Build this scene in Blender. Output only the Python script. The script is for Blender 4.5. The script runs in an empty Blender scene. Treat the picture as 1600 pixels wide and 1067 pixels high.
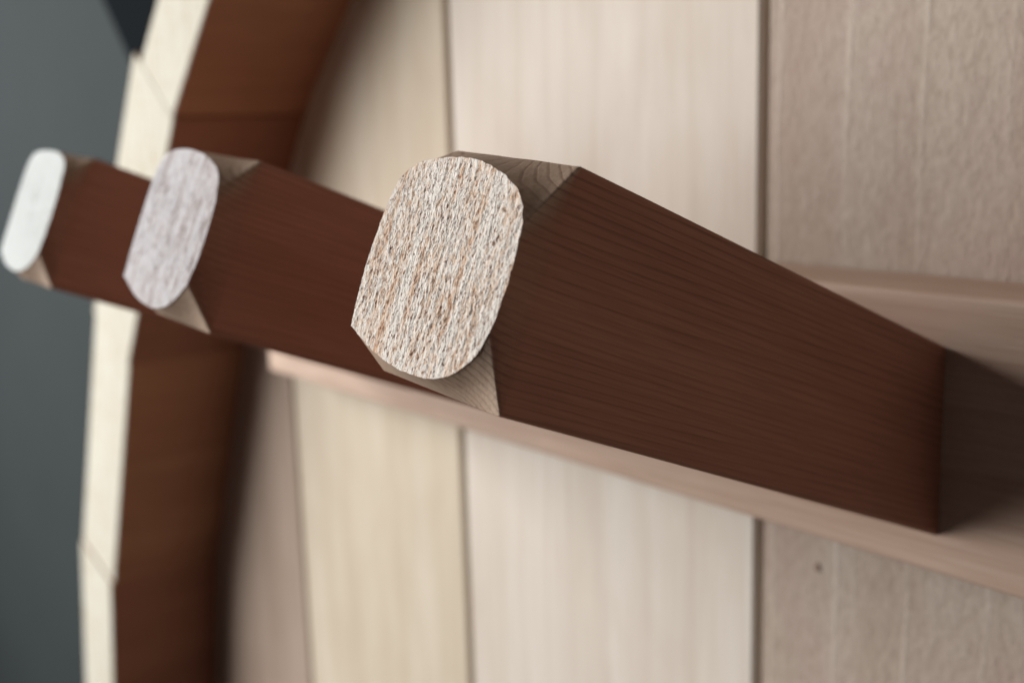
import bpy, math, random
from mathutils import Vector, Matrix, noise

random.seed(7)
U = 0.045                     # one peg height in metres; all layout below is in peg heights
SC = bpy.context.scene
COL = SC.collection

# layout frame (x along the rail, y up the wall, z out of the wall) -> Blender metres
def W(p):
    return Vector((p[0] * U, -p[2] * U, p[1] * U))

# ------------------------------------------------------------------ camera
CAM_R = [[0.63503, -0.02882, -0.77195], [0.12482, -0.98234, 0.13935], [-0.76233, -0.18485, -0.62022]]
CAM_P = (3.67334, 1.83504, 6.28737)
cd = bpy.data.cameras.new('camera')
cam = bpy.data.objects.new('camera', cd)
COL.objects.link(cam)
def dirw(v):
    return Vector((v[0], -v[2], v[1]))
right, down, fwd = (dirw(r) for r in CAM_R)
m = Matrix((right, -down, -fwd)).transposed().to_4x4()
m.translation = W(CAM_P)
cam.matrix_world = m
cd.sensor_width = 36.0
cd.lens = 1771.56 / 1600 * 36
cd.clip_start = 0.01
cd.clip_end = 50
cd.dof.use_dof = True
cd.dof.focus_distance = 4.65 * U
cd.dof.aperture_fstop = 11.0
SC.camera = cam

# ------------------------------------------------------------------ world and lamp
wd = bpy.data.worlds.new('World')
SC.world = wd
wd.use_nodes = True
bg = wd.node_tree.nodes['Background']
bg.inputs['Color'].default_value = (1.0, 0.87, 0.84, 1)
bg.inputs['Strength'].default_value = 0.052

ld = bpy.data.lights.new('window_light', 'AREA')
ld.shape = 'RECTANGLE'
ld.size = 25 * U
ld.size_y = 21 * U
ld.energy = 31.5
ld.color = (1.0, 0.985, 0.96)
lo = bpy.data.objects.new('window_light', ld)
COL.objects.link(lo)
LP = W((-24.5, 6.5, 21.0))
LT = W((-4.0, 0.0, 0.5))
lo.location = LP
lo.rotation_euler = (LT - LP).to_track_quat('-Z', 'Y').to_euler()

vs = SC.view_settings
vs.view_transform = 'Standard'
vs.look = 'None'
vs.exposure = 0.0
vs.gamma = 1.0
vs.use_curve_mapping = False
SC.cycles.max_bounces = 8
SC.cycles.use_denoising = True

# ------------------------------------------------------------------ node helpers
class NT:
    def __init__(s, name):
        s.mat = bpy.data.materials.new(name)
        s.mat.use_nodes = True
        s.t = s.mat.node_tree
        s.b = s.t.nodes['Principled BSDF']
        s.b.inputs['Specular IOR Level'].default_value = 0.25
    def n(s, typ, **kw):
        nd = s.t.nodes.new(typ)
        for k, v in kw.items():
            setattr(nd, k, v)
        return nd
    def l(s, a, b):
        s.t.links.new(a, b)
    def put(s, sock, v):
        if isinstance(v, bpy.types.NodeSocket):
            s.l(v, sock)
        else:
            sock.default_value = v
    def math(s, op, a, b=0.0, c=0.0, clamp=False):
        nd = s.n('ShaderNodeMath', operation=op, use_clamp=clamp)
        s.put(nd.inputs[0], a); s.put(nd.inputs[1], b); s.put(nd.inputs[2], c)
        return nd.outputs[0]
    def vmul(s, a, v):
        nd = s.n('ShaderNodeVectorMath', operation='MULTIPLY')
        s.put(nd.inputs[0], a); s.put(nd.inputs[1], v)
        return nd.outputs[0]
    def vadd(s, a, v):
        nd = s.n('ShaderNodeVectorMath', operation='ADD')
        s.put(nd.inputs[0], a); s.put(nd.inputs[1], v)
        return nd.outputs[0]
    def noise(s, vec, scale, detail=3.0, rough=0.55, dist=0.0):
        nd = s.n('ShaderNodeTexNoise')
        s.l(vec, nd.inputs['Vector'])
        nd.inputs['Scale'].default_value = scale
        nd.inputs['Detail'].default_value = detail
        nd.inputs['Roughness'].default_value = rough
        nd.inputs['Distortion'].default_value = dist
        return nd.outputs['Fac']
    def ramp(s, fac, stops):
        nd = s.n('ShaderNodeValToRGB')
        e = nd.color_ramp.elements
        while len(e) < len(stops):
            e.new(0.5)
        for k, (p, c) in enumerate(stops):
            e[k].position = p
            e[k].color = (*c, 1) if len(c) == 3 else c
        s.l(fac, nd.inputs[0])
        return nd.outputs[0]
    def mix(s, fac, a, b, mode='MIX'):
        nd = s.n('ShaderNodeMix', data_type='RGBA', blend_type=mode)
        s.put(nd.inputs[0], fac)
        s.put(nd.inputs[6], (*a, 1) if isinstance(a, tuple) else a)
        s.put(nd.inputs[7], (*b, 1) if isinstance(b, tuple) else b)
        return nd.outputs[2]
    def coords(s):
        """object coordinates in peg heights, shifted per object so no two pieces share grain"""
        tc = s.n('ShaderNodeTexCoord')
        oi = s.n('ShaderNodeObjectInfo')
        v = s.vmul(tc.outputs['Object'], (1 / U, 1 / U, 1 / U))
        r = s.math('MULTIPLY', oi.outputs['Random'], 37.0)
        cb = s.n('ShaderNodeCombineXYZ')
        for k in range(3):
            s.l(r, cb.inputs[k])
        return v, s.vadd(v, cb.outputs[0])
    def sep(s, v):
        nd = s.n('ShaderNodeSeparateXYZ')
        s.l(v, nd.inputs[0])
        return nd.outputs
    def bump(s, h, strength, dist):
        nd = s.n('ShaderNodeBump')
        nd.inputs['Strength'].default_value = strength
        nd.inputs['Distance'].default_value = dist * U
        s.l(h, nd.inputs['Height'])
        s.l(nd.outputs[0], s.b.inputs['Normal'])
        return nd

def board_wood(name, lo, hi, line, axis, across=5.0, along=0.12, fibre=0.35, lines=0.5, period=0.35,
               rough=0.62, bump=0.25, speck=0.0, spec=0.25):
    """sawn softwood: broad tonal bands, late-wood lines and fine fibres all running along one axis"""
    t = NT(name)
    t.b.inputs['Specular IOR Level'].default_value = spec
    raw, v = t.coords()
    def st(a, b):
        return tuple(b if k == axis else a for k in range(3))
    band = t.noise(t.vmul(v, st(1.0, 0.05)), across * 0.4, 3, 0.5, 0.3)
    fib = t.noise(t.vmul(v, st(1.0, 0.035)), across * 8, 4, 0.65)
    fib2 = t.noise(t.vmul(v, st(1.0, 0.06)), across * 22, 3, 0.6)
    warp = t.noise(t.vmul(v, st(0.6, 0.10)), 0.8, 2, 0.5)
    k = (axis + 1) % 3 if axis != 0 else 1
    co = t.sep(v)
    cross = co[0] if axis != 0 else co[2]
    ph = t.math('MULTIPLY_ADD', warp, 1.6, cross)
    saw = t.math('FRACT', t.math('DIVIDE', ph, period))
    ln = t.ramp(saw, [(0.0, (0, 0, 0)), (0.62, (0.12, 0.12, 0.12)), (0.90, (1, 1, 1)), (0.97, (0.2, 0.2, 0.2)), (1.0, (0, 0, 0))])
    wv = t.noise(t.vmul(v, st(1.2, 0.1)), 1.6, 2, 0.5)
    lnf = t.math('MULTIPLY', t.math('MULTIPLY', ln, lines), wv)
    c = t.mix(t.ramp(band, [(0.3, (0, 0, 0)), (0.7, (1, 1, 1))]), lo, hi)
    c = t.mix(lnf, c, line)
    dk = t.math('MULTIPLY', t.ramp(fib, [(0.35, (1, 1, 1)), (0.6, (0, 0, 0))]), fibre)
    c = t.mix(dk, c, line)
    blot = t.noise(t.vmul(v, st(1.0, 0.5)), 0.9, 4, 0.6, 0.4)
    c = t.mix(t.math('MULTIPLY', t.ramp(blot, [(0.45, (0, 0, 0)), (0.75, (1, 1, 1))]), 0.35), c, line)
    if speck:
        sp = t.noise(t.vmul(v, st(1.0, 0.55)), 26, 3, 0.7)
        c = t.mix(t.math('MULTIPLY', t.ramp(sp, [(0.35, (1, 1, 1)), (0.6, (0, 0, 0))]), speck), c, line)
    t.l(c, t.b.inputs['Base Color'])
    t.b.inputs['Roughness'].default_value = rough
    h = t.math('ADD', t.math('MULTIPLY', fib, 0.6), t.math('MULTIPLY', fib2, 0.4))
    if speck:
        fz = t.noise(t.vmul(v, st(1.0, 0.4)), 30, 4, 0.7)
        h = t.math('ADD', h, t.math('MULTIPLY', fz, speck * 2.5))
    t.bump(h, bump, 0.02)
    return t.mat

def hair_board(name, lo, hi, line, pale, rough=0.7):
    """rough-sawn board: furry surface crossed by thin pale raised hairlines along the grain"""
    t = NT(name)
    t.b.inputs['Specular IOR Level'].default_value = 0.2
    raw, v = t.coords()
    s2 = t.vmul(v, (1.0, 1.0, 0.05))
    band = t.noise(s2, 2.6, 3, 0.55, 0.2)
    fuzz = t.noise(t.vmul(v, (1.0, 1.0, 0.55)), 20, 5, 0.7)
    pit = t.noise(t.vmul(v, (1.0, 1.0, 0.35)), 42, 3, 0.7)
    warp = t.noise(t.vmul(v, (0.3, 0.3, 0.5)), 1.0, 2, 0.5)
    x = t.math('MULTIPLY_ADD', warp, 0.12, t.sep(v)[0])
    saw = t.math('FRACT', t.math('DIVIDE', x, 0.53))
    hl = t.ramp(saw, [(0.0, (0, 0, 0)), (0.455, (0, 0, 0)), (0.5, (1, 1, 1)), (0.545, (0, 0, 0)), (1.0, (0, 0, 0))])
    pres = t.ramp(t.noise(t.vmul(v, (2.2, 2.2, 0.25)), 1.3, 3, 0.6), [(0.38, (0, 0, 0)), (0.6, (1, 1, 1))])
    hlf = t.math('MULTIPLY', hl, pres)
    c = t.mix(t.ramp(band, [(0.3, (0, 0, 0)), (0.7, (1, 1, 1))]), lo, hi)
    c = t.mix(t.math('MULTIPLY', t.ramp(fuzz, [(0.36, (1, 1, 1)), (0.58, (0, 0, 0))]), 0.32), c, line)
    c = t.mix(t.math('MULTIPLY', t.ramp(pit, [(0.36, (1, 1, 1)), (0.5, (0, 0, 0))]), 0.25), c, line)
    blot = t.noise(t.vmul(v, (1.0, 1.0, 0.8)), 0.8, 4, 0.6, 0.5)
    c = t.mix(t.math('MULTIPLY', t.ramp(blot, [(0.42, (0, 0, 0)), (0.72, (1, 1, 1))]), 0.55), c, (0.43, 0.30, 0.26))
    c = t.mix(t.math('MULTIPLY', hlf, 0.42), c, pale)
    t.l(c, t.b.inputs['Base Color'])
    t.b.inputs['Roughness'].default_value = rough
    h = t.math('ADD', t.math('MULTIPLY', fuzz, 0.8), t.math('MULTIPLY', pit, 0.35))
    h = t.math('ADD', h, t.math('MULTIPLY', hlf, 0.3))
    t.bump(h, 0.5, 0.03)
    return t.mat

def peg_wood(name, side, cut_lit):
    """solid growth-ring wood: the same rings run over sides and chamfers (local z is the peg axis)"""
    t = NT(name)
    raw, v = t.coords()
    warp = t.noise(t.vmul(v, (1.0, 1.0, 0.10)), 1.1, 2, 0.5)
    co = t.sep(raw)
    dx = t.math('ADD', co[0], 2.2)
    dy = t.math('ADD', co[1], 3.1)
    # the rings drift sideways up the stem, so the lines climb slowly along the side
    dy = t.math('MULTIPLY_ADD', co[2], 0.035, dy)
    r = t.math('SQRT', t.math('ADD', t.math('MULTIPLY', dx, dx), t.math('MULTIPLY', dy, dy)))
    r = t.math('MULTIPLY_ADD', warp, 0.16, r)
    jit = t.noise(t.vmul(v, (1.0, 1.0, 0.03)), 3.0, 2, 0.5)
    r = t.math('MULTIPLY_ADD', jit, 0.10, r)
    saw = t.math('FRACT', t.math('DIVIDE', r, 0.029))
    ln = t.ramp(saw, [(0.0, (0, 0, 0)), (0.62, (0.06, 0.06, 0.06)), (0.84, (1, 1, 1)), (0.92, (0.9, 0.9, 0.9)), (1.0, (0, 0, 0))])
    amp = t.ramp(t.noise(t.vmul(v, (1.0, 1.0, 0.05)), 3.2, 3, 0.6), [(0.32, (0.08, 0.08, 0.08)), (0.68, (1, 1, 1))])
    fib = t.noise(t.vmul(v, (1.0, 1.0, 0.03)), 60, 4, 0.65)
    band = t.noise(t.vmul(v, (1.0, 1.0, 0.06)), 2.0, 3, 0.5)
    at = t.n('ShaderNodeAttribute', attribute_name='cut')
    cols = []
    for lo, hi, line, amt in (side, cut_lit):
        c = t.mix(t.ramp(band, [(0.3, (0, 0, 0)), (0.7, (1, 1, 1))]), lo, hi)
        c = t.mix(t.math('MULTIPLY', t.math('MULTIPLY', ln, amp), amt, clamp=True), c, line)
        cols.append(t.mix(t.math('MULTIPLY', t.ramp(fib, [(0.38, (1, 1, 1)), (0.6, (0, 0, 0))]), 0.25), c, line))
    c = t.mix(at.outputs['Fac'], cols[0], cols[1])
    t.l(c, t.b.inputs['Base Color'])
    t.b.inputs['Roughness'].default_value = 0.6
    h = t.math('SUBTRACT', t.math('MULTIPLY', fib, 0.7), t.math('MULTIPLY', ln, 0.3))
    t.bump(h, 0.30, 0.012)
    return t.mat

def end_grain(name, pale, tan, red, dark, scale=1.0, bump=0.8, soft=0.0):
    """sawn end grain: torn fibre ends, pale and red flecks drawn out along local y"""
    t = NT(name)
    t.b.inputs['Specular IOR Level'].default_value = 0.15
    raw, v = t.coords()
    s1 = t.vmul(v, (1.0, 0.42, 0.42))
    fleck = t.noise(s1, 34 * scale, 3, 0.65, 0.6)
    fine = t.noise(t.vmul(v, (1.0, 0.5, 0.5)), 75 * scale, 3, 0.7)
    pit = t.noise(t.vmul(v, (1.0, 0.5, 0.5)), 46 * scale, 2, 0.6, 0.8)
    streak = t.noise(t.vmul(v, (1.0, 0.06, 0.06)), 15, 3, 0.6, 0.1)
    zone = t.noise(v, 2.6, 3, 0.5)
    f = t.math('MULTIPLY_ADD', streak, 0.75, t.math('MULTIPLY_ADD', zone, 0.25, t.math('MULTIPLY', fleck, 0.75)))
    c = t.ramp(f, [(0.65, red), (0.79, tan), (0.90, pale), (1.0, pale)])
    c = t.mix(t.math('MULTIPLY', t.ramp(pit, [(0.35, (1, 1, 1)), (0.44, (0, 0, 0))]), 0.9 * (1 - soft)), c, dark)
    c = t.mix(t.math('MULTIPLY', t.ramp(fine, [(0.55, (0, 0, 0)), (0.72, (1, 1, 1))]), 0.6 * (1 - soft)), c, pale)
    t.l(c, t.b.inputs['Base Color'])
    t.b.inputs['Roughness'].default_value = 0.85
    h = t.math('ADD', fleck, t.math('MULTIPLY', fine, 0.5))
    t.bump(h, bump, 0.03)
    return t.mat

def plain(name, col, rough=0.6, var=0.1, scale=1.0, spec=0.3):
    t = NT(name)
    t.b.inputs['Specular IOR Level'].default_value = spec
    raw, v = t.coords()
    nz = t.noise(v, 0.35 * scale, 5, 0.6)
    fn = t.noise(v, 14 * scale, 3, 0.6)
    a = tuple(x * (1 - var) for x in col)
    b = tuple(min(1, x * (1 + var)) for x in col)
    t.l(t.mix(nz, a, b), t.b.inputs['Base Color'])
    t.b.inputs['Roughness'].default_value = rough
    t.bump(fn, 0.15, 0.02)
    return t.mat

BOARD = [board_wood('board_wood_cream', (0.60, 0.51, 0.385), (0.69, 0.62, 0.51), (0.46, 0.35, 0.24), 2, period=0.42, lines=0.35, fibre=0.22),
         board_wood('board_wood_pale', (0.685, 0.615, 0.53), (0.755, 0.70, 0.63), (0.52, 0.41, 0.33), 2, period=0.36, lines=0.4, fibre=0.22),
         hair_board('board_wood_rough', (0.45, 0.36, 0.295), (0.53, 0.455, 0.385), (0.29, 0.21, 0.16), (0.66, 0.59, 0.51))]
BOARD.append(board_wood('board_wood_mauve', (0.40, 0.31, 0.25), (0.48, 0.38, 0.31), (0.28, 0.19, 0.14), 2, period=0.42, lines=0.35, fibre=0.22))
RAIL = board_wood('rail_wood', (0.56, 0.40, 0.305), (0.67, 0.52, 0.425), (0.38, 0.235, 0.165), 0, period=0.26, lines=0.65, fibre=0.4, rough=0.5)
PEG = peg_wood('peg_wood', ((0.40, 0.185, 0.122), (0.47, 0.23, 0.155), (0.16, 0.058, 0.036), 0.48),
               ((0.51, 0.37, 0.27), (0.58, 0.435, 0.33), (0.22, 0.12, 0.08), 0.7))  # chamfer palette: paler cross-cut grain, with the light on it mixed into the colour
PEG_END = end_grain('peg_end_grain', (0.88, 0.82, 0.755), (0.77, 0.60, 0.47), (0.58, 0.34, 0.21), (0.22, 0.095, 0.05), scale=1.8, bump=0.42)
PEG_END2 = end_grain('peg_end_grain_pale', (0.66, 0.64, 0.66), (0.53, 0.48, 0.475), (0.32, 0.26, 0.24), (0.36, 0.28, 0.25), scale=0.9, soft=0.6, bump=0.4)
PEG_END3 = end_grain('peg_end_grain_white', (0.64, 0.675, 0.665), (0.62, 0.65, 0.64), (0.57, 0.59, 0.575), (0.6, 0.55, 0.5), soft=0.9, bump=0.2)
STAVE = board_wood('stave_wood', (0.37, 0.170, 0.095), (0.46, 0.23, 0.13), (0.20, 0.082, 0.045), 1, across=4, period=0.5, lines=0.4, fibre=0.25)
STAVE_DARK = board_wood('stave_wood_dark', (0.27, 0.115, 0.068), (0.34, 0.15, 0.09), (0.14, 0.055, 0.034), 1, across=4, period=0.5, lines=0.4, fibre=0.25)
STAVE_END = end_grain('stave_end_grain', (0.63, 0.61, 0.53), (0.58, 0.54, 0.44), (0.51, 0.44, 0.34), (0.45, 0.35, 0.25), scale=0.5, bump=0.4, soft=0.7)
WALLM = plain('grey_wall_paint', (0.038, 0.046, 0.048), 0.8, 0.12, spec=0.1)
BLACK = plain('black_slab', (0.006, 0.008, 0.010), 0.9, 0.2, spec=0.03)
BACKM = board_wood('backing_wood', (0.26, 0.12, 0.075), (0.34, 0.17, 0.11), (0.14, 0.06, 0.04), 0)

# ------------------------------------------------------------------ mesh helpers
def link(name, verts, faces, mats, parent=None, fm=None, smooth=None, conv=True):
    me = bpy.data.meshes.new(name)
    me.from_pydata([W(v) for v in verts] if conv else [tuple(c * U for c in v) for v in verts], [], faces)
    for mt in (mats if isinstance(mats, (list, tuple)) else [mats]):
        me.materials.append(mt)
    if fm:
        for p, k in zip(me.polygons, fm):
            p.material_index = k
    if smooth:
        for p in me.polygons:
            p.use_smooth = True
    me.validate()
    me.update()
    o = bpy.data.objects.new(name, me)
    COL.objects.link(o)
    o.parent = parent
    return o

def prism(poly, z0, z1, bev=0.0, poly_top=None):
    """counter-clockwise polygon in x,y raised from z0 to z1; poly_top is the (inset) face on top"""
    n = len(poly)
    v = [(x, y, z0) for x, y in poly]
    f = [tuple(reversed(range(n)))]
    if poly_top:
        v += [(x, y, z1 - bev) for x, y in poly] + [(x, y, z1) for x, y in poly_top]
        loops = 3
    else:
        v += [(x, y, z1) for x, y in poly]
        loops = 2
    for k in range(loops - 1):
        for i in range(n):
            j = (i + 1) % n
            f.append((k * n + i, k * n + j, (k + 1) * n + j, (k + 1) * n + i))
    f.append(tuple(range((loops - 1) * n, loops * n)))
    return v, f

# ------------------------------------------------------------------ the setting
def wall():
    v, f = prism([(-90, -60), (70, -60), (70, 60), (-90, 60)], -3.0, -0.62)
    o = link('wall', v, f, WALLM)
    o['kind'] = 'structure'
wall()

# thin black slab for an unidentified dark wedge beside the rack
def dark_slab():
    a = Vector((-13.84, 3.08)); d = Vector((-0.85, 0.92)).normalized(); n = Vector((d.y, -d.x))
    p = [a - d * 2.5, a - d * 2.5 + n * 9, a + d * 16 + n * 9, a + d * 16]
    v, f = prism([tuple(q) for q in p], -0.615, -0.55, 0.02, [tuple(q * 0.999 + (p[0] + p[2]) * 0.0005) for q in p])
    o = link('dark_slab', v, f, BLACK)
    o['label'] = 'black wedge on the grey wall behind the top of the rim'
    o['category'] = 'panel'
dark_slab()

# ------------------------------------------------------------------ the coat rack
rack = bpy.data.objects.new('coat_rack', None)
COL.objects.link(rack)
rack['label'] = 'round pale cedar coat rack with upright boards, stave rim and slanted square pegs'
rack['category'] = 'coat rack'

CX, CY, RI, RO = 5.852, -9.0356, 17.38, 18.48
NST = 32
A0 = 140.455
STEP = 360.0 / NST
ZR = 1.5

def pol(r, a):
    a = math.radians(a)
    return (CX + r * math.cos(a), CY + r * math.sin(a))

# staves of the rim: each a wedge with its own end grain on top
for k in range(NST):
    a, b = A0 + (k - 1) * STEP, A0 + k * STEP
    g = 0.0015
    ga = math.degrees(g / RI)
    rng = random.Random(100 + k)
    dz = rng.uniform(-0.02, 0.02)
    dr = rng.uniform(-0.04, 0.04)
    di = rng.uniform(-0.012, 0.012)
    if k == 0:
        dr, dz, di = -0.17, 0.0, 0.02
    if k == 1:
        dr, di = 0.02, -0.01
    ri, ro = RI + di, RO + dr
    poly = [pol(ri, a + ga), pol(ro, a + ga), pol(ro, b - ga), pol(ri, b - ga)]
    e = 0.012
    ea = math.degrees(e * 0.6 / RI)
    top = [pol(ri + e, a + ga + ea), pol(ro - e, a + ga + ea), pol(ro - e, b - ga - ea), pol(ri + e, b - ga - ea)]
    v, f = prism(poly, -0.58, ZR + dz, e, top)
    side = STAVE_DARK if k in (1, 3) or (k > 3 and rng.random() < 0.45) else STAVE
    o = link('stave', v, f, [side, STAVE_END], rack, [0] * 5 + [1] * (len(f) - 5))

# boards of the round back
G = 0.032
seams = [-11.72, -8.238, -4.870, -1.295, 2.24, 5.80, 9.31, 12.90, 16.42, 19.90, 23.30]
def ycirc(x, sgn):
    d = RI * RI - (x - CX) ** 2
    return CY + sgn * math.sqrt(max(d, 0.0))
tint = [0, 0, 0, 1, 2, 1, 2, 0, 1, 0, 1]
for k in range(len(seams) - 1):
    xa, xb = max(seams[k] + G, CX - RI + 0.05), min(seams[k + 1] - G, CX + RI - 0.05)
    xs = [xa + (xb - xa) * i / 8 for i in range(9)]
    poly = [(x, ycirc(x, -1)) for x in xs] + [(x, ycirc(x, 1)) for x in reversed(xs)]
    e = 0.022
    mx = (xa + xb) / 2
    top = [(x + (e if x < mx - 1e-6 else -e if x > mx + 1e-6 else 0) * abs(x - mx) / (mx - xa), y) for x, y in poly]
    dz = random.Random(k + 5).uniform(-0.012, 0.0)
    v, f = prism(poly, -0.42, dz, e, top)
    link('board', v, f, BOARD[{0: 3, 1: 0, 2: 1, 3: 2}.get(k, tint[k])], rack)

# thin backing disc behind the boards, seen only down the seams
poly = [pol(RI - 0.02, i * 360 / 64) for i in range(64)]
v, f = prism(poly, -0.58, -0.16 - 0.27, 0.0)
link('backing', v, f, BACKM, rack)

# rail: long batten with rounded edges, its grain along x
YB0, YB1, TB = -0.7225, 0.8839, 0.6186
def rail():
    r = 0.035
    sec = []
    for cxy, a0 in (((YB1 - r, TB - r), 0), ((YB0 + r, TB - r), 90)):
        for i in range(9):
            a = math.radians(a0 + i * 90 / 8)
            sec.append((cxy[0] + r * math.cos(a), cxy[1] + r * math.sin(a)))
    sec = [(YB1, 0.004)] + sec + [(YB0, 0.004)]
    n = len(sec)
    xs = [-7.55 + i * (19.3 + 7.55) / 60 for i in range(61)]
    v, f = [], []
    for x in xs:
        for y, z in sec:
            w = 0.006 * noise.noise(Vector((x * 0.5, y * 2, z * 2)))
            v.append((x, y + w, z + (w if z > 0.1 else 0)))
    for i in range(len(xs) - 1):
        for j in range(n - 1):
            f.append((i * n + j, i * n + j + 1, (i + 1) * n + j + 1, (i + 1) * n + j))
        f.append((i * n + n - 1, i * n, (i + 1) * n, (i + 1) * n + n - 1))
    f.append(tuple(reversed(range(n))))
    f.append(tuple(range((len(xs) - 1) * n, len(xs) * n)))
    f = [tuple(reversed(q)) for q in f]
    o = link('rail', v, f, RAIL, rack, None, True)
    me = o.data
    at = me.attributes.new('sharp_edge', 'BOOLEAN', 'EDGE')
    for e in me.edges:
        a, b = e.vertices
        if a % n in (0, n - 1) and b % n in (0, n - 1):
            at.data[e.index].value = True
rail()

# pegs: square stems slanting up from the rail, ends rounded by hand-cut chamfers
TH, L, YP = 0.39533, 3.29, 0.0483
XL, XR, HV = -0.53, 0.46, 0.5
OUT1 = dict(left=[(-.500, -.323), (-.514, -.216), (-.522, -.015), (-.499, .189), (-.466, .32), (-.415, .383)],
            top=[(-.415, .383), (-.323, .422), (-.151, .441), (.024, .436), (.183, .397), (.302, .347), (.393, .274), (.438, .180)],
            right=[(.438, .180), (.450, .054), (.446, -.093), (.430, -.217), (.418, -.250)],
            bottom=[(.418, -.250), (.385, -.333), (.303, -.407), (.219, -.445), (.102, -.463), (-.081, -.452), (-.267, -.411), (-.500, -.323)])
OUT2 = dict(left=[(-.510, -.319), (-.525, -.137), (-.525, .15), (-.510, .35), (-.455, .44)],
            top=[(-.455, .44), (-.36, .478), (-.19, .490), (.025, .470), (.22, .420), (.35, .355), (.415, .26)],
            right=[(.405, .26), (.435, .15), (.437, -.094), (.390, -.297)],
            bottom=[(.390, -.297), (.276, -.399), (.14, -.454), (-.038, -.461), (-.265, -.415), (-.510, -.319)])
OUT3 = dict(left=[(-.47, -.33), (-.485, -.1), (-.485, .2), (-.47, .38), (-.40, .462)],
            top=[(-.40, .462), (-.26, .488), (0, .488), (.2, .465), (.36, .405), (.425, .30)],
            right=[(.41, .28), (.438, .15), (.438, -.1), (.405, -.29)],
            bottom=[(.405, -.29), (.32, -.375), (.19, -.435), (0, -.455), (-.25, -.42), (-.47, -.33)])

def spline(pts, n):
    """n samples (last left out) along a smooth curve through pts, even in arc length"""
    P = [Vector(p) for p in pts]
    P = [2 * P[0] - P[1]] + P + [2 * P[-1] - P[-2]]
    fine = []
    for i in range(1, len(P) - 2):
        for s in range(20):
            t = s / 20
            a, b, c, d = P[i - 1], P[i], P[i + 1], P[i + 2]
            fine.append(0.5 * ((2 * b) + (c - a) * t + (2 * a - 5 * b + 4 * c - d) * t * t + (3 * b - a - 3 * c + d) * t ** 3))
    fine.append(P[-2])
    acc = [0.0]
    for a, b in zip(fine, fine[1:]):
        acc.append(acc[-1] + (b - a).length)
    out, j = [], 0
    for i in range(n):
        s = acc[-1] * i / n
        while acc[j + 1] < s:
            j += 1
        t = (s - acc[j]) / max(acc[j + 1] - acc[j], 1e-9)
        out.append(fine[j].lerp(fine[j + 1], t))
    return out

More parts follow.
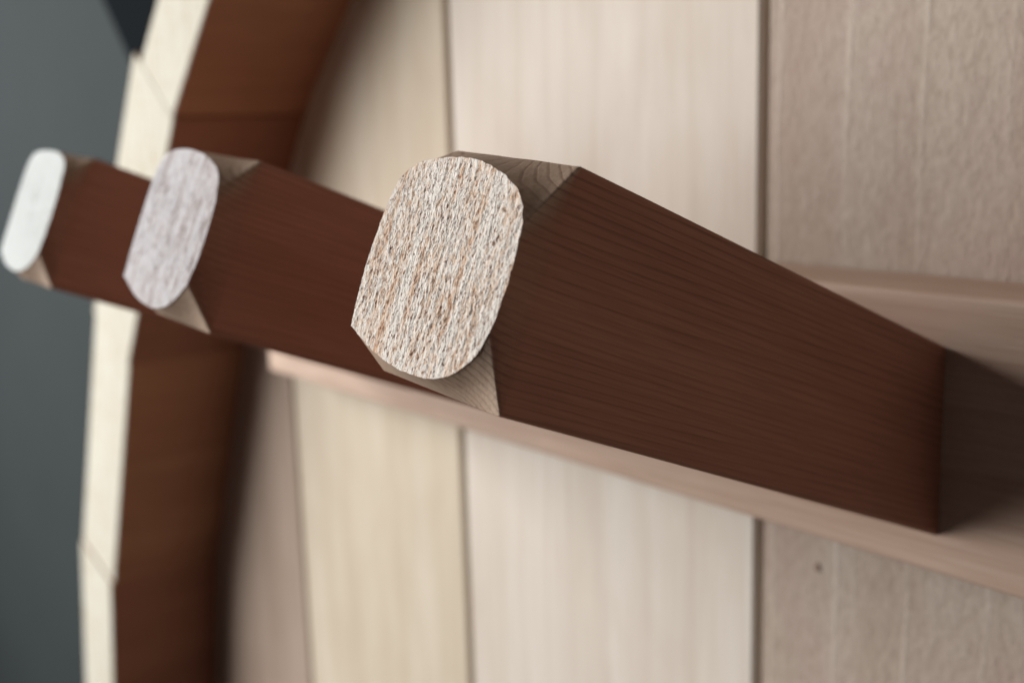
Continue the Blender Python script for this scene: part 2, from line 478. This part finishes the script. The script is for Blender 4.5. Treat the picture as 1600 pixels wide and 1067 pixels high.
def peg(dx, out, dd, roll, lift, seed, rings, per, amp, endmat, label):
    rng = random.Random(seed)
    root = (dx, YP, TB)
    # going round with the outside on the right: left (up), top, right (down), bottom
    corners = [(XL, -HV), (XL, HV + lift), (XR, HV), (XR, -HV)]
    end, rect, side_of = [], [], []
    for k, nm in enumerate(('left', 'top', 'right', 'bottom')):
        end += spline(out[nm], per)
        a, b = Vector(corners[k]), Vector(corners[(k + 1) % 4])
        for i in range(per):
            rect.append(a.lerp(b, i / per))
            side_of.append(k)
    n = 4 * per
    # soften the long arrises a little
    rr = 0.016
    for i, p in enumerate(rect):
        px = min(max(p.x, XL + rr), XR - rr); py = min(max(p.y, -HV + rr), HV - rr + lift)
        q = Vector((p.x - px, p.y - py))
        if q.length > 1e-6 and abs(q.x) > 1e-6 and abs(q.y) > 1e-6:
            q = q.normalized() * rr
        rect[i] = Vector((px + q.x, py + q.y))
    tant = math.tan(TH)
    dep = [dd[0] + dd[1] * p.x + dd[2] * p.y for p in rect]
    d = max(dep)
    def tw(p, s):
        return p.y + roll * p.x * max(s, 0) / L
    secs = []
    secs.append([(p.x, p.y, p.y * tant - 0.004) for p in rect])                       # cut to sit flat on the rail
    for s in (0.45, 1.0, 1.7, 2.4, L - d - 0.25):
        secs.append([(p.x, tw(p, s), max(s, p.y * tant + 0.02)) for p in rect])
    secs.append([(p.x, tw(p, L), L - e_ + 0.012 * noise.noise(Vector((p.x * 4, p.y * 4, seed)))) for p, e_ in zip(rect, dep)])
    cut = len(secs) - 1
    secs.insert(cut, [(x, y, z - 0.008) for x, y, z in secs[cut]])
    cut += 1
    for t in (0.33, 0.66, 1.0):
        sec = []
        for p, q, e_ in zip(rect, end, dep):
            w = Vector((p.x, tw(p, L))).lerp(q, t)
            sec.append((w.x, w.y, L - e_ * (1 - t)))
        secs.append(sec)
    v, f, fm = [], [], []
    for s in secs:
        v += s
    for k in range(len(secs) - 1):
        for i in range(n):
            j = (i + 1) % n
            f.append((k * n + i, (k + 1) * n + i, (k + 1) * n + j, k * n + j))
            fm.append(0)
    f.append(tuple(range(n))); fm.append(0)
    f.append(tuple(reversed(range((len(secs) - 1) * n, len(secs) * n)))); fm.append(0)
    o = link('peg', v, f, PEG, None, fm, True, conv=False)
    me = o.data
    at = me.attributes.new('sharp_edge', 'BOOLEAN', 'EDGE')
    for e in me.edges:
        a, b = e.vertices
        ka, ia, kb, ib = a // n, a % n, b // n, b % n
        sharp = False
        if ka == kb and ka == 0 or (ka == kb and ka == len(secs) - 1):
            sharp = True
        if ka == kb == cut and side_of[ia] in (1, 3) and side_of[ib] in (1, 3):
            sharp = True
        if ka != kb and ka >= cut and kb >= cut and ia == ib and ia % per == 0 and ia != 2 * per:
            sharp = True
        at.data[e.index].value = sharp
    # cut-grain tone as lit; right chamfer, cut too, is coloured darker for its shade
    ca = me.attributes.new('cut', 'FLOAT', 'POINT')
    for i in range(len(me.vertices)):
        k, u = i // n, i % n
        if k < cut:
            c = 0.0
        elif side_of[u] == 2:
            q = (u - 2 * per) / per
            c = max(0.0, 1.0 - q / 0.22) if k > cut else max(0.0, 1.0 - q / 0.04)
            c = max(c, 0.12 * (k > cut))
        else:
            c = 1.0
        ca.data[i].value = c
    # local x, y, z = across, up the end, along the peg
    ex, ey, ez = dirw((1, 0, 0)), dirw((0, math.cos(TH), -math.sin(TH))), dirw((0, math.sin(TH), math.cos(TH)))
    mt = Matrix((ex, ey, ez)).transposed().to_4x4()
    mt.translation = W(root)
    o.parent = rack
    o.matrix_basis = mt
    o['label'] = label
    # end face: torn fibre ends as real relief
    c0 = Vector((sum(p.x for p in end) / n, sum(p.y for p in end) / n))
    m_ = n * (3 if rings > 60 else 2)
    loop = []
    for i in range(m_):
        u = i * n / m_
        a, b = end[int(u) % n], end[(int(u) + 1) % n]
        loop.append(a.lerp(b, u - int(u)))
    v, f = [], []
    def relief(x, y, r):
        p = Vector((x * 44, y * 17.0, seed * 3.1))
        h = noise.noise(p) * 0.5 + noise.noise(p * 2.3) * 0.35 + noise.noise(p * 4.7) * 0.25
        fade = 1.0 if r < 0.93 else max(0.0, (1.0 - r) / 0.07)
        return amp * h * (0.4 + 0.6 * fade) + 0.004
    v.append((c0.x, c0.y, L + relief(c0.x, c0.y, 0)))
    for k in range(1, rings + 1):
        r = k / rings
        r = r ** 0.75
        for p in loop:
            q = c0.lerp(p, r)
            jx = 0.004 * noise.noise(Vector((q.x * 30, q.y * 30, seed + 9))) if r > 0.97 else 0.0
            v.append((q.x + jx, q.y + jx, L + relief(q.x, q.y, r)))
    for p in loop:
        q = c0.lerp(p, 0.985)
        v.append((q.x, q.y, L - 0.03))
    for i in range(m_):
        j = (i + 1) % m_
        f.append((0, 1 + j, 1 + i))
        for k in range(rings):
            a = 1 + k * m_
            f.append((a + i, a + j, a + m_ + j, a + m_ + i))
    e = link('end_face', v, f, endmat, None, None, False, conv=False)
    e.parent = o
    e['label'] = 'pale rough-sawn end grain'
    return o

peg(0.0, OUT1, (0.20, -0.11, 0.05), -0.062, 0.05, 3, 120, 48, 0.0085, PEG_END, 'nearest peg with coarse speckled end grain')
peg(-2.61, OUT2, (0.22, -0.09, 0.0), -0.04, 0.045, 11, 60, 30, 0.008, PEG_END2, 'middle peg with smoother pale end')
peg(-5.21, OUT3, (0.19, -0.08, 0.02), -0.02, 0.03, 23, 40, 24, 0.006, PEG_END3, 'farthest peg close to the rim')

# small dark pin knot in the rough board under the rail
KX, KY = -0.782, -1.215
KNOT = plain("pin_knot_wood", (0.29, 0.20, 0.155), 0.7)
ring = [(KX + 0.022 * math.cos(a * math.pi / 6) * (1 + 0.2 * math.sin(a * 2.3)), KY + 0.030 * math.sin(a * math.pi / 6)) for a in range(12)]
v, f = prism(ring, -0.06, 0.003)
link('pin_knot', v, f, KNOT, rack)
